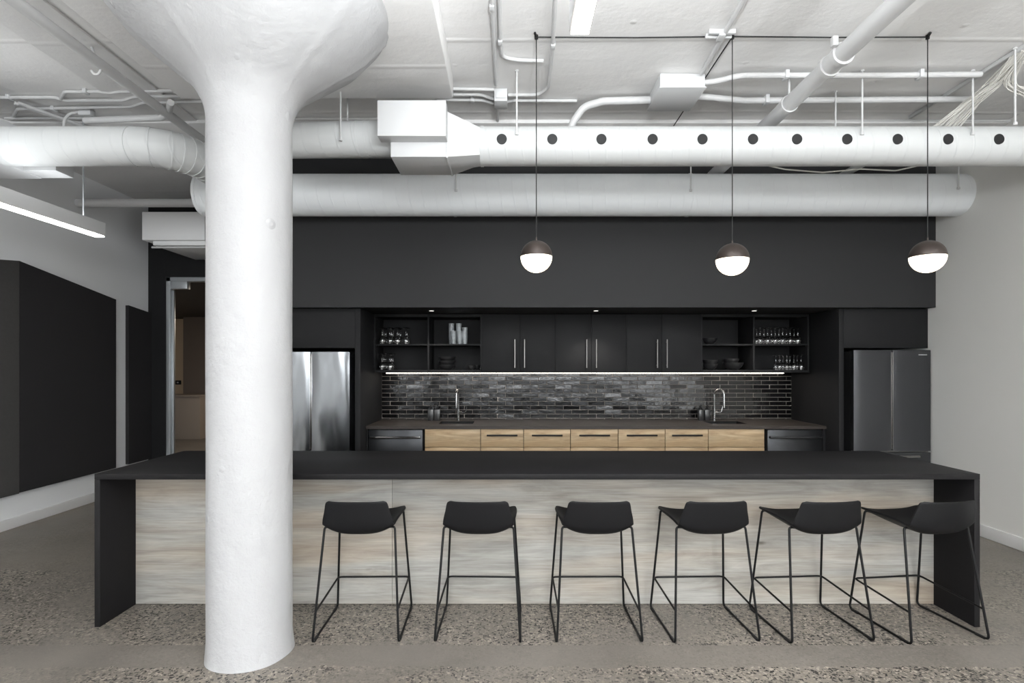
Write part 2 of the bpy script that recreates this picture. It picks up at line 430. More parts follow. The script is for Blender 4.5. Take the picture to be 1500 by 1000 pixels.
# room seen through the door
bm = BM(); box(bm, -9.6, -3, 13.4, 13.6, 0, 3); box(bm, -9.6, -9.4, YB + .12, 13.4, 0, 3); struct('wall_corridor', bm, 'beige')
bm = BM(); box(bm, -3.2, -3, YB + .12, 13.4, 0, 3); struct('wall_corridor_side', bm, 'grey')
bm = BM(); box(bm, -9.6, -3, YB + .12, 13.6, 2.72, 2.9); struct('ceiling_corridor', bm, 'darkroom')
bm = BM(); box(bm, X(272, 13), -3.2, 12.9, 13.4, 0, 2.72); struct('wall_corridor_partition', bm, 'taupe')
t = thing('reception_counter', 'pale boxy counter seen through the glass door', 'counter', (-7.0, 12.0, 0))
bm = BM(); box(bm, -7.6, X(293, 11.9), 11.9, 12.5, 0, .92, .006); obj('body', bm, 'grey', t)
bm = BM(); box(bm, -7.65, X(293, 11.9) + .02, 11.87, 12.53, .92, .95, .004); obj('top', bm, 'grey', t)
t = thing('wall_switch', 'dark switch plate on the beige wall behind the glass door', 'switch', (X(261, 13.4), 13.39, Z(560, 13.4)))
c = t.location
bm = BM(); box(bm, c.x - .075, c.x + .075, 13.385, 13.4, c.z - .05, c.z + .05, .004); obj('plate', bm, 'laminate', t)
bm = BM(); box(bm, c.x - .02, c.x + .02, 13.378, 13.385, c.z - .015, c.z + .015); obj('button', bm, 'white', t)

# ------------------------------------------------------------------ column with flared head
CX, CY, CR = -1.42, 3.04, .2167
prof = []
for k in range(0, 30): prof.append((CR + (.004 if k == 0 else 0), 2.88 * k / 29))
for k in range(1, 13):      # curve from the shaft into the cone
    a = k / 12 * math.radians(47); R = .30
    prof.append((CR + R * (1 - math.cos(a)), 2.88 + R * math.sin(a)))
r0, z0 = prof[-1]
prof.append((r0 + (DPZ - .05 - z0) * .75, z0 + (DPZ - .05 - z0) * .62))
prof.append((.725, DPZ - .06)); prof.append((.74, DPZ))
bm = BM(); lathe(bm, prof, CX, CY, 0, 128)
bm.faces.new([v for v in bm.verts if abs(v.co.z) < 1e-6])
for v in bm.verts:      # hand-plastered unevenness
    a = math.atan2(v.co.y - CY, v.co.x - CX)
    s = 1 + .004 * math.sin(3 * a + v.co.z * 2.1) * math.sin(v.co.z * 3.3 + 1) + .003 * math.sin(7 * a + v.co.z * 5)
    if v.co.z > 3.0 and abs((a + PI / 8) / (PI / 4) - round((a + PI / 8) / (PI / 4))) < .05: s += .016      # formwork seams on the flared head
    if v.co.z < .02: s += .02 + .01 * math.sin(5 * a)
    v.co.x = CX + (v.co.x - CX) * s; v.co.y = CY + (v.co.y - CY) * s
o = single('column', bm, 'column', 'thick white plastered column with a flared head in front of the island', 'column', smooth=60)
o['kind'] = 'thing'

# ------------------------------------------------------------------ ducts
DZC, DY, DR = 3.223, 4.17, .1415
def xcyl(bm, x0, x1, y, z, r, seg=40): tube(bm, [(x0, y, z), (x1, y, z)], r, seg)
def band(name, parent, x, y, z, r, w=.022):
    bm = BM(); xcyl(bm, x - w / 2, x + w / 2, y, z, r + .004); return obj(name, bm, 'duct', parent)
# perforated supply duct with plenum boxes
t = thing('supply_duct', 'upper white round duct with a row of round black air nozzles', 'duct', (-.2, DY, DZC))
bm = BM(); xcyl(bm, -.22, WR, DY, DZC, DR); obj('duct_pipe', bm, 'duct', t)
for px in (735, 809, 881, 956, 1029, 1103, 1167.5, 1241, 1315, 1389, 1463.5):
    bm = BM(); x = X(px, DY - DR); disc(bm, (x, DY - DR - .003, DZC - .002), (0, 1, 0), .0375, .03, 28)
    obj('air_nozzle', bm, 'hole', t)
band('joint_band', t, -.2, DY, DZC, DR)
bm = BM()      # square to round transition
n = 40; q0, q1 = [], []
for k in range(n):
    a = 2 * PI * k / n; c, s = math.cos(a), math.sin(a); m_ = max(abs(c), abs(s))
    q0.append(bm.verts.new((-.44, 4.14 + .19 * c / m_, 3.224 + .162 * s / m_)))
    q1.append(bm.verts.new((-.21, DY + DR * c, DZC + DR * s)))
for k in range(n): bm.faces.new((q0[k], q0[(k + 1) % n], q1[(k + 1) % n], q1[k]))
obj('transition', bm, 'white', t, 20)
bm = BM(); box(bm, -.843, -.436, 3.95, 4.33, 3.062, 3.386, .004); obj('plenum_box', bm, 'white', t)
bm = BM(); box(bm, -.912, -.436, 3.839, 3.952, 3.165, 3.414, .004); obj('damper_box', bm, 'white', t)
bm = BM(); box(bm, -.447, -.436, 3.945, 4.335, 3.055, 3.393, .002); obj('flange', bm, 'white', t)
bm = BM(); tube(bm, [(-1.98, 4.14, 3.25), (-.84, 4.14, 3.272)], .128, 36); obj('inlet_pipe', bm, 'duct', t)
for x in (-1.12, -1.06):
    bm = BM(); tube(bm, [(x - .006, 4.14, 3.266), (x + .006, 4.14, 3.267)], .131, 36); obj('joint_band', bm, 'duct', t)
# lower duct
LY, LR = 5.357, .198
t = thing('return_duct', 'lower wide white round duct running into the right wall', 'duct', (0, LY, DZC))
bm = BM(); xcyl(bm, -2.97, WR + .02, LY, DZC, LR, 48); obj('duct_pipe', bm, 'ductlow_lifted', t)
for x in (-2.95, -.52, 1.74): band('joint_band', t, x, LY, DZC, LR).data.materials[0] = M['ductlow_lifted']
# left duct with the bend
t = thing('branch_duct', 'white round duct bending back beside the column at upper left', 'duct', (-3.2, DY, DZC))
path = [(-3.8, DY, DZC), (-2.82, DY, DZC)]
R = .34
for k in range(1, 13):
    a = k / 12 * PI / 2; path.append((-2.82 + R * math.sin(a), DY + R * (1 - math.cos(a)), DZC))
path += [(-2.48, LY - LR * .9, DZC)]
bm = BM(); tube(bm, path, DR, 36); obj('duct_pipe', bm, 'duct', t)
for k in (0, 2, 4, 5, 6, 7, 8, 9):
    a = k / 9 * PI / 2; c = Vector((-2.82 + R * math.sin(a), DY + R * (1 - math.cos(a)), DZC)); dd = Vector((math.cos(a), math.sin(a), 0)) * .006
    bm = BM(); tube(bm, [c - dd, c + dd], DR + .0035, 36); obj('joint_band', bm, 'duct', t)
bm = BM(); box(bm, -4.55, -3.8, 3.5, 4.507, 3.093, 3.425, .005); obj('plenum_box', bm, 'white', t)
bm = BM(); box(bm, -3.8, -3.545, 4.33, 4.51, 3.1, 3.26, .003); obj('collar_box', bm, 'white', t)
# boxed unit on the left
t = thing('ventilation_unit', 'white boxy ventilation unit high above the glass door', 'ventilation unit', (-3.9, 6.9, 3.04))
y0 = 6.45
bm = BM(); box(bm, X(208, y0), X(300, y0), y0, YB, 3.04, 3.37, .006); obj('casing', bm, 'trim_lifted', t)
bm = BM(); box(bm, X(220, y0) , X(300, y0) - .02, y0 + .05, YB, 2.99, 3.04, .004); obj('underside_tray', bm, 'trim_lifted', t)
bm = BM(); tube(bm, [(X(221, 6.5), 6.52, 2.97), (X(300, 6.5), 6.52, 2.97)], .012); obj('drip_rail', bm, 'pipe', t)

# ------------------------------------------------------------------ pipes and conduits under the ceiling
def conduit(pts, r, label, name='conduit', cat='conduit', z=None, fr=.06, clips=(), m='pipe', seg=10, group=None):
    zz = CEIL - r - .004 if z is None else z
    P = [on_plane(px, py, zz) for px, py in pts]
    bm = BM(); tube(bm, P, r, seg, fr=fr)
    o = single(name, bm, m, label, cat, group, 40)
    ORG[o.name] = Vector(o.location)
    for px, py in clips:
        c = on_plane(px, py, zz); b2 = BM(); box(b2, c.x - .014, c.x + .014, c.y - r - .012, c.y + r + .012, zz - r - .006, CEIL - .001 if z is None else zz + r + .01, .002)
        obj('saddle_clip', b2, 'white', o)
    return o
G1 = 'white conduits on the ceiling'
conduit([(-40, 143), (79, 142.5), (97, 147), (180, 146.6), (194, 142), (208, 140.6), (272, 140.6)], .014, 'white conduit with a dip, second row at upper left above the bent duct', clips=[(14, 143)], group=G1)
conduit([(88, 146), (95, 134.5), (144, 134), (160, 136), (176, 133.8), (262, 132.6)], .013, 'white conduit with a hooked left end, farthest front at upper left', clips=[(126, 134)], group=G1)
conduit([(20, 170), (26, 159.5), (100, 158), (192, 156.2), (210, 150), (305, 148.6)], .013, 'white conduit bent at its left end, third row above the bent duct', clips=[(79, 159)], group=G1)
conduit([(8, 173), (160, 173)], .012, 'thin white conduit tucked low behind the conduits above the bent duct', group=G1)
conduit([(20, 180.6), (320, 180.6)], .014, 'white conduit straight across behind the bent duct, upper of the low rows', group=G1)
conduit([(160, 190), (330, 190)], .013, 'white conduit behind the duct bend, middle of the low rows', group=G1)
conduit([(180, 198), (340, 198)], .012, 'white conduit behind the duct bend, lowest of the low rows', group=G1)
conduit([(124, 176.5), (236, 172.4), (247, 167), (250, 150)], .026, 'stout white pipe ending in an elbow beside the long sloping pipe', 'pipe', 'pipe', z=3.6, fr=.05)
bm = BM(); tube(bm, [Vector((-2.73, .8, 3.585)), Vector((-2.73, 7.3, 3.585))], .036, 16)
single('pipe', bm, 'pipe', 'long white pipe running back along the ceiling left of the column', 'pipe')
bm = BM(); tube(bm, [(WL, 6.17, 3.39), (KX0, 6.17, 3.39)], .046, 16)
single('pipe', bm, 'pipe', 'white pipe crossing from the left wall above the boxy ventilation unit', 'pipe')
bm = BM(); tube(bm, [(-3.93, 4.4, 3.66), (-3.15, 6.1, 3.66)], .014); tube(bm, [(-3.90, 4.4, 3.66), (-3.12, 6.1, 3.66)], .014)
single('cable_rail', bm, 'pipe', 'twin thin rail slanting back below the bent duct at upper left', 'rail')
bm = BM(); P = [on_plane(93, 192, 3.5), on_plane(94, 175, 3.6), on_plane(102, 166, 3.66), on_plane(118, 164, 3.69)]
tube(bm, P, .011, fr=.15); single('flexible_conduit', bm, 'pipe', 'short curved flexible conduit above the bent duct', 'conduit', smooth=50)
c = on_plane(127, 165, 3.69); bm = BM(); box(bm, c.x - .05, c.x + .05, c.y - .03, c.y + .03, 3.66, CEIL - .002, .004); single('junction_box', bm, 'white', 'small ribbed junction box above the bent duct', 'junction box')
# hook
bm = BM(); c = on_plane(133, 65, CEIL); tube(bm, [c, c + Vector((.04, 0, -.11)), c + Vector((.07, .0, -.16)), c + Vector((.055, .0, -.2)), c + Vector((.02, 0, -.2)), c + Vector((.005, 0, -.175))], .008, fr=.03)
single('ceiling_hook', bm, 'pipe', 'small white hook hanging from the ceiling at upper left', 'hook')
# middle group
conduit([(640, 129.6), (724, 131)], .013, 'short white conduit entering the small junction box from the left', group=G1)
conduit([(640, 138), (704, 138.4), (722, 145), (740, 146)], .013, 'white conduit dipping under the small junction box', group=G1)
conduit([(640, 146), (706, 146.6), (728, 152.4), (752, 147), (845, 147.6)], .013, 'white conduit with a sagging kink below the small junction box', group=G1, clips=[(692, 146.3)])
conduit([(719, -30), (727, 124)], .014, 'white conduit running forward from the small junction box', group=G1, clips=[(720.5, 9)])
conduit([(731, -30), (733, 62), (736, 84), (760, 88), (796, 89)], .013, 'white conduit bending to a short open end beside the first pendant cord', fr=.1, group=G1, clips=[(732.6, 60)])
conduit([(815, -30), (810, 64), (803, 128), (790, 139), (744, 139)], .013, 'faint white conduit curving from the junction box past the bright ceiling light', fr=.1, group=G1, clips=[(810, 66)])
conduit([(429, 174), (580, 174)], .012, 'white conduit behind the duct just right of the column', group=G1)
conduit([(640, 178), (825, 178.5), (845, 181), (1115, 178.8)], .012, 'long white conduit low behind the black-nozzled duct, left of the slanted pipe', group=G1)
conduit([(1120, 178.5), (1496, 177)], .012, 'long white conduit low behind the black-nozzled duct, right of the slanted pipe', group=G1)
conduit([(1270, 187), (1478, 186.4)], .012, 'lowest white conduit at upper right, just above the black-nozzled duct', group=G1)
c = on_plane(733, 144, 3.62)
t = thing('junction_box', 'small square junction box in front of the square duct plenum', 'junction box', (X(733, 4.36), 4.36, 3.62))
bm = BM(); box(bm, X(724, 4.28), X(743, 4.28), 4.28, 4.42, 3.62, CEIL - .002, .004); obj('body', bm, 'white', t)
bm = BM(); box(bm, X(726, 4.27), X(741, 4.27), 4.272, 4.28, 3.64, 3.7, .002); obj('cover', bm, 'white', t)
# large cable box and its pipes
t = thing('cable_box', 'large white trunking box on the ceiling beside the middle pendant cord', 'cable box', (1.28, 4.24, 3.615))
bm = BM(); box(bm, 1.113, 1.444, 4.06, 4.42, 3.615, CEIL - .002, .005); obj('body', bm, 'white', t)
bm = BM(); box(bm, 1.106, 1.451, 4.05, 4.43, 3.608, 3.616, .003); obj('lid', bm, 'white', t)
bm = BM(); P = [(.50, 4.47, 3.42), (.51, 4.46, 3.52), (.60, 4.42, 3.64), (.75, 4.38, 3.665), (1.12, 4.36, 3.665)]
tube(bm, P, .03, 14, fr=.12); single('pipe', bm, 'pipe', 'stout curved white pipe rising from the nozzled duct to the large trunking box', 'pipe', smooth=50)
conduit([(1014, 141), (1035, 142), (1090, 147.5), (1330, 146), (1432, 145.5)], .024, 'stout white pipe running right from the large trunking box, lower of the pair', 'pipe', 'pipe', z=3.66, clips=[(1122, 147)], fr=.3)
conduit([(1025, 121.5), (1052, 119), (1082, 110.5), (1300, 110.5), (1437, 109)], .02, 'white pipe running right from the large trunking box, upper of the pair', 'pipe', 'pipe', z=3.67, clips=[(1151, 111), (1347, 110)], fr=.3)
conduit([(1110, -36), (1028, 107)], .016, 'white conduit running forward from the large trunking box', group=G1)
bm = BM(); c = on_plane(1057, 44, CEIL); box(bm, c.x - .085, c.x + .085, c.y - .02, c.y + .005, CEIL - .03, CEIL - .002, .004); box(bm, c.x - .09, c.x + .08, c.y + .03, c.y + .05, CEIL - .03, CEIL - .002, .004); box(bm, c.x - .02, c.x + .02, c.y - .02, c.y + .05, CEIL - .044, CEIL - .03, .003)
single('strut_bracket', bm, 'white', 'white strut bracket beside the middle pendant cord', 'bracket')
# slanting drain pipe
t = thing('drain_pipe', 'thick white pipe with couplings running back across the ceiling at right', 'pipe', (2.07, 3.8, 3.5))
bm = BM(); tube(bm, [(2.07, .8, 3.5), (2.07, 5.62, 3.5)], .056, 24); obj('pipe_body', bm, 'pipe', t)
for y, r, w in ((3.43, .07, .035), (3.5, .062, .09), (3.57, .07, .035)):
    bm = BM(); tube(bm, [(2.07, y - w / 2, 3.5), (2.07, y + w / 2, 3.5)], r, 24); obj('coupling', bm, 'pipe', t)
for y in (4.08,):
    bm = BM(); tube(bm, [(2.07, y - .012, 3.5), (2.07, y + .012, 3.5)], .064, 24); tube(bm, [(2.07, y, 3.56), (2.07, y, CEIL)], .008); obj('pipe_clamp', bm, 'pipe', t)
bm = BM(); box(bm, 1.985, 2.02, 3.38, 3.42, 3.53, 3.59, .005); obj('pipe_clamp', bm, 'pipe', t)
# hanger rods
def rod(px, py, Y, zt, label):
    top = on_plane(px, py, CEIL); top.y = Y; top.x = X(px, Y)
    zb = zt
    bm = BM(); tube(bm, [(top.x, Y, zb), (top.x, Y, CEIL - .001)], .0065, 8); tube(bm, [(top.x, Y, CEIL - .012), (top.x, Y, CEIL - .001)], .014, 10); tube(bm, [(top.x, Y, zb - .004), (top.x, Y, zb + .014)], .013, 8)
    single('hanger_rod', bm, 'pipe', label, 'hanger rod', 'thin white hanger rods for the ducts')
dz_front = DZC + .07
for px, lab in ((757, 'thin white hanger rod beside the leftmost black nozzle'), (1263, 'thin white hanger rod above the eighth black nozzle'), (1425, 'thin white hanger rod in front of the white cable bundle')):
    rod(px, 115, DY - DR - .006, dz_front - .04, lab)
rod(499, 130, 4.0, 3.2, 'thin white hanger rod just right of the column')
rod(509, 150, 4.29, 3.27, 'short white hanger rod behind the inlet duct near the column')
rod(1224, 155, 4.33, 3.2, 'short white hanger rod behind the nozzled duct, right of the slanted pipe')
rod(1404, 150, LY - LR - .008, 3.22, 'hanger rod on the right end of the lower wide duct')
rod(1012, 150, LY - LR - .008, 3.2, 'hanger rod on the lower wide duct below the middle pendant cord')
rod(668, 150, LY - LR - .008, 3.2, 'hanger rod on the lower wide duct below the square plenum')
rod(1487, 77, 3.74, 3.2, 'long white hanger rod at the far upper right corner')
P = [(X(px, 4.8), 4.8, Z(py, 4.8)) for px, py in ((1108, 239), (1150, 248), (1205, 252.5), (1262, 247.5), (1312, 250), (1352, 241))]
bm = BM(); tube(bm, P, .006, 8, fr=.2); single('white_cable', bm, 'cable', 'slack white cable sagging in the dark gap between the two long ducts', 'cable', smooth=60)
bm = BM(); tube(bm, [(3.38, 4.6, 3.5), (3.38, 5.64, 3.5)], .034, 16); single('pipe', bm, 'pipe', 'short white pipe glimpsed in the gap between the ducts, right of the thick slanted pipe', 'pipe')
conduit([(727.5, 150), (729.5, 186)], .012, 'white conduit dropping back from the small junction box to the duct', group=G1)
# strut rail and data cables
bm = BM(); box(bm, 3.435, 3.46, 3.2, 4.75, CEIL - .03, CEIL - .002, .004); single('strut_rail', bm, 'pipe', 'grey strut rail carrying the white cables at upper right', 'rail')
rnd = random.Random(3)
GC = 'white data cables draped at upper right'
LC = 'thin white data cable in the draped bundle at upper right'
for k in range(46):
    u = k / 45; j = lambda s=.028: rnd.uniform(-s, s)
    if k < 30:        # fan that falls over the duct
        a = Vector((3.47 + j(), 3.72 + .12 * u, CEIL - .03))
        b = Vector((3.52 + j(.05), 3.98 + j(.05), 3.62 + j(.02)))
        c = Vector((3.42 + .22 * u + j(), 4.22 + j(.05), 3.55 + j(.02)))
        e = Vector((3.2 + .46 * u + j(.015), 4.42 + j(.02), 3.34))
        P = [a, b, c, e]
    else:             # slack loops towards the right wall
        a = Vector((3.5 + j(.03), 3.72 + j(.05), CEIL - .03))
        b = Vector((3.55 + j(.05), 3.98 + j(.05), 3.6 + j(.03)))
        c = Vector((3.86 + j(.05), 4.05 + j(.06), 3.5 + .07 * (k - 30) / 15 + j(.01)))
        e = Vector((WR - .005, 4.1 + j(.1), 3.56 + .09 * (k - 30) / 15))
        P = [a, b, c, e]
    bm = BM(); tube(bm, P, .0042, 5, fr=.22, fn=6); single('data_cable', bm, 'cable', LC, 'cable', GC, 60)

# ------------------------------------------------------------------ lamps
# linear lights
t = thing('linear_light', 'long white suspended linear light in front of the dark wall panels', 'light', (-3.6, 3.4, 2.72))
bm = BM(); box(bm, -3.69, -3.6, 1.2, 4.94, 2.728, 2.845, .003); obj('housing', bm, 'trim_lifted', t)  # lighter white than the other housings, makes up for weak light here
bm = BM(); box(bm, -3.682, -3.604, 1.22, 4.93, 2.716, 2.73); obj('diffuser', bm, 'lamp_bright', t)
for y in (1.6, 4.74):
    bm = BM(); tube(bm, [(-3.645, y, 2.84), (-3.645, y, CEIL)], .006, 8); obj('hanger', bm, 'alu', t)
t = thing('linear_light', 'glowing linear light beside the first pendant cord on the ceiling', 'light', (.245, 1.2, 2.72))
bm = BM(); box(bm, .21, .284, -.6, 1.925, 2.728, 2.82, .003); obj('housing', bm, 'white', t)
bm = BM(); box(bm, .216, .278, -.59, 1.92, 2.716, 2.73); obj('diffuser', bm, 'lamp', t)
for y in (-.4, 1.75):
    bm = BM(); tube(bm, [(.247, y, 2.82), (.247, y, CEIL)], .004, 8); obj('hanger', bm, 'alu', t)
# globe pendants
PY, PZ, PR = 3.6, 2.279, .1045
def pendant(px, dz, label):
    x = X(px, PY); z = PZ + dz
    t = thing('pendant_lamp', label, 'pendant lamp', (x, PY, z), 'globe pendants over the island')
    bm = BM(); pr = [(PR * math.cos(a), PR * math.sin(a)) for a in [k / 14 * PI / 2 for k in range(15)]]; pr[-1] = (0, PR)
    lathe(bm, [(PR * .97, 0)] + pr, x, PY, z, 40); obj('shade', bm, 'bronze', t, 60)
    bm = BM(); pr = [(PR * .985 * math.cos(a), -.001 - PR * .985 * math.sin(a)) for a in [k / 14 * PI / 2 for k in range(15)]]; pr[-1] = (0, -PR * .985)
    lathe(bm, [(0, -.001)] + pr, x, PY, z, 40); obj('diffuser', bm, 'opal', t, 60)
    bm = BM(); tube(bm, [(x, PY, z + PR - .002), (x, PY, CEIL - .02)], .0032, 8); obj('cord', bm, 'cord', t)
    bm = BM(); tube(bm, [(x, PY, z + PR - .004), (x, PY, z + PR + .02)], .006, 10); obj('cord_grip', bm, 'bronze', t)
    bm = BM(); tube(bm, [(x, PY, CEIL - .024), (x, PY, CEIL)], .012, 10); tube(bm, [(x - .012, PY - .04, CEIL - .008), (x, PY, CEIL - .014)], .008, 8); obj('ceiling_hook', bm, 'cord', t)
    return t
pendant(785.7, 0, 'globe pendant hanging in front of the middle of the black bulkhead, first from the column')
pendant(1072.7, -.018, 'middle globe pendant of the three over the island')
pendant(1358.8, 0, 'globe pendant hanging beside the right wall')
x1, x2, x3 = (X(p, PY) for p in (785.7, 1072.7, 1358.8))
def cable(P, label):
    bm = BM(); tube(bm, P, .0045, 8); single('ceiling_cable', bm, 'cord', label, 'cable', 'black cables feeding the pendants')
cable([(x1, PY, CEIL - .012), ((x1 + x2) / 2, PY, CEIL - .016), (x2, PY, CEIL - .008)], 'black cable along the ceiling between the first and middle pendant cords')
cable([(x2, PY, CEIL - .008), ((x2 + x3) / 2, PY, CEIL - .014), (x3, PY, CEIL - .012)], 'black cable along the ceiling between the middle and right pendant cords')
cable([(x2, PY, CEIL - .01), (x2 - .01, 5.3, CEIL - .055)], 'black cable running back from the middle pendant past the trunking box')

# ------------------------------------------------------------------ wall panels on the left
PX = -4.765
def panel(y0, y1, z0, zt0, zt1, m, label):
    bm = BM(); prism(bm, [(y0, z0), (y1, z0), (y1, zt1), (y0, zt0)], 'x', WL + .004, PX)
    single('acoustic_panel', bm, m, label, 'wall panel', 'felt acoustic panels on the left wall')
panel(4.2, 5.385, .33, 2.44, 2.594, 'felt_grey', 'lighter grey felt wall panel at the left edge')
panel(5.389, 6.714, .336, 2.594, 2.379, 'felt_black', 'large black felt wall panel with a sloping top on the left wall')
panel(6.937, YB - .002, .34, 2.334, 2.278, 'felt_black', 'narrow black felt wall panel in the corner beside the glass door')

# ------------------------------------------------------------------ island
IX0, IX1, IY0, IY1, IH = -2.487, 2.831, 3.319, 4.234, .92
t = thing('island_bench', 'long black island bench with pale oak front panel', 'island', ((IX0 + IX1) / 2, 3.78, 0))
bm = BM(); box(bm, IX0, IX1, IY0, IY1, IH - .034, IH, .0025); obj('benchtop', bm, 'bench', t)
for a in (IX0, IX1 - .034):
    bm = BM(); box(bm, a, a + .034, IY0 + .001, IY1 - .001, 0, IH - .034, .002); obj('end_panel', bm, 'bench', t)
sx = X(574.5, 3.638)
for a, b in ((IX0 + .034, sx - .001), (sx + .001, IX1 - .034)):
    bm = BM(); box(bm, a, b, 3.638, 3.656, .004, IH - .034, .0008); obj('front_panel', bm, 'oak_grey', t)
bm = BM(); box(bm, IX0 + .034, IX1 - .034, 3.657, IY1 - .03, .0, IH - .034); obj('carcass', bm, 'laminate', t)

# ------------------------------------------------------------------ bar stools
def catmull(S, n):
    out = []
    for i in range(len(S) - 1):
        p0, p1, p2, p3 = S[max(i - 1, 0)], S[i], S[i + 1], S[min(i + 2, len(S) - 1)]
        for k in range(n):
            u = k / n
            out.append([.5 * (2 * b + (c - a) * u + (2 * a - 5 * b + 4 * c - d) * u * u + (3 * b - a - 3 * c + d) * u ** 3) for a, b, c, d in zip(p0, p1, p2, p3)])
    out.append(list(S[-1])); return out
def make_stool():
    t = thing('bar_stool', '', 'bar stool', (0, 0, 0), 'black bar stools along the island')
    # sections front lip -> pan -> back: y, z, half width, side lift, side forward shift
    S = [(.200, .640, .150, .008, 0), (.197, .644, .185, .018, 0), (.170, .637, .212, .032, 0), (.08, .613, .217, .058, 0), (-.03, .599, .213, .073, 0),
         (-.115, .597, .206, .066, .0), (-.172, .603, .203, .052, .008), (-.206, .630, .201, .036, .022), (-.226, .680, .196, .016, .034),
         (-.240, .735, .184, .006, .036), (-.249, .776, .176, .003, .034), (-.252, .792, .168, .003, .032), (-.253, .800, .150, .001, .028)]
    R = catmull(S, 4); nc = 20
    bm = BM(); g = []
    for y, z, hw, lift, fw in R:
        row = []
        for k in range(nc + 1):
            u = -1 + 2 * k / nc
            row.append(bm.verts.new((u * hw, y + fw * abs(u) ** 2.2, z + lift * abs(u) ** 3)))
        g.append(row)
    for a, b in zip(g, g[1:]):
        for k in range(nc): bm.faces.new((a[k], a[k + 1], b[k + 1], b[k]))
    s = obj('seat_shell', bm, 'stool', t, 60, True)
    md = s.modifiers.new('thickness', 'SOLIDIFY'); md.thickness = .011; md.offset = 0
    md = s.modifiers.new('round', 'BEVEL'); md.width = .003; md.segments = 2; md.limit_method = 'ANGLE'
    r = .0068
    for sx in (-1, 1):
        P = [(sx * .165, -.137, .629), (sx * .203, -.145, .634), (sx * .2425, -.242, r), (sx * .24, .242, r), (sx * .2, .158, .655), (sx * .16, .152, .645)]
        bm = BM(); tube(bm, P, r, 10, fr=.026, fn=6); sf = obj('sled_leg', bm, 'blackmetal', t, 60, True)
        for y in (-.19, .19):
            bm = BM(); box(bm, sx * .2415 - .008, sx * .2415 + .008, y - .03, y + .03, 0, .012, .002); obj('floor_glide', bm, 'seal', sf, 30, True)
    P = [(-.230, -.215, .175), (-.2275, .214, .206), (.2275, .214, .206), (.230, -.215, .175)]
    bm = BM(); tube(bm, P, .006, 10, fr=.03, fn=6); obj('footrest', bm, 'blackmetal', t, 60, True)
    return t
st = make_stool()
spots = [(-.868, 1, 'bar stool nearest the white column'),
         (-.170, -1.5, 'second bar stool from the white column'),
         (.513, 0.5, 'third bar stool from the white column, beside the middle of the island'),
         (1.172, 2, 'fourth bar stool from the white column'),
         (1.818, 4, 'fifth bar stool from the white column, its footrest near the end stool'),
         (2.470, 6.5, 'bar stool nearest the right end of the island, angled outwards')]
for i, (x, rz, lab) in enumerate(spots):
    o = st if i == 0 else clone(st, (0, 0, 0))
    o.location = (x, 3.362, 0); o.rotation_euler = (0, 0, math.radians(rz)); o['label'] = 'black ' + lab

# ------------------------------------------------------------------ kitchen joinery
KF = 5.755                     # front of the tall cabinets
AX0, AX1 = -1.542, 3.439       # inside of the alcove
def tall(x0, x1, inner_left, label, side):
    t = thing('fridge_cabinet', label, 'cabinet', ((x0 + x1) / 2, 6.2, 0))
    if side == 'left':
        bm = BM(); box(bm, x1 - .057, x1, KF, KYT, 0, 2.168, .001); obj('side_panel', bm, 'laminate', t)
        bm = BM(); box(bm, x0, x0 + .03, KF, KYT, 0, 2.168, .001); obj('side_panel', bm, 'laminate', t)
        a, b = x0 + .03, x1 - .057
    else:
        bm = BM(); box(bm, x0, x0 + .05, KF, KYT, 0, 2.168, .001); obj('side_panel', bm, 'laminate', t)
        a, b = x0 + .05, x1
    zt = Z(509.5, KF)
    bm = BM(); box(bm, a, b, KF + .02, KYT, zt, 2.166); obj('top_box', bm, 'laminate', t)
    bm = BM(); box(bm, a + .001, b - .001, KF, KF + .019, zt, 2.166, .001); obj('door', bm, 'laminate', t)
    bm = BM(); box(bm, a, b, KYT - .02, KYT, .0, zt); obj('back_panel', bm, 'inner', t)
tall(KX0, AX0, 0, 'black tall cabinet housing the stainless fridge beside the column', 'left')
tall(AX1, WR - .001, 0, 'black tall cabinet housing the dark fridge beside the right wall', 'right')
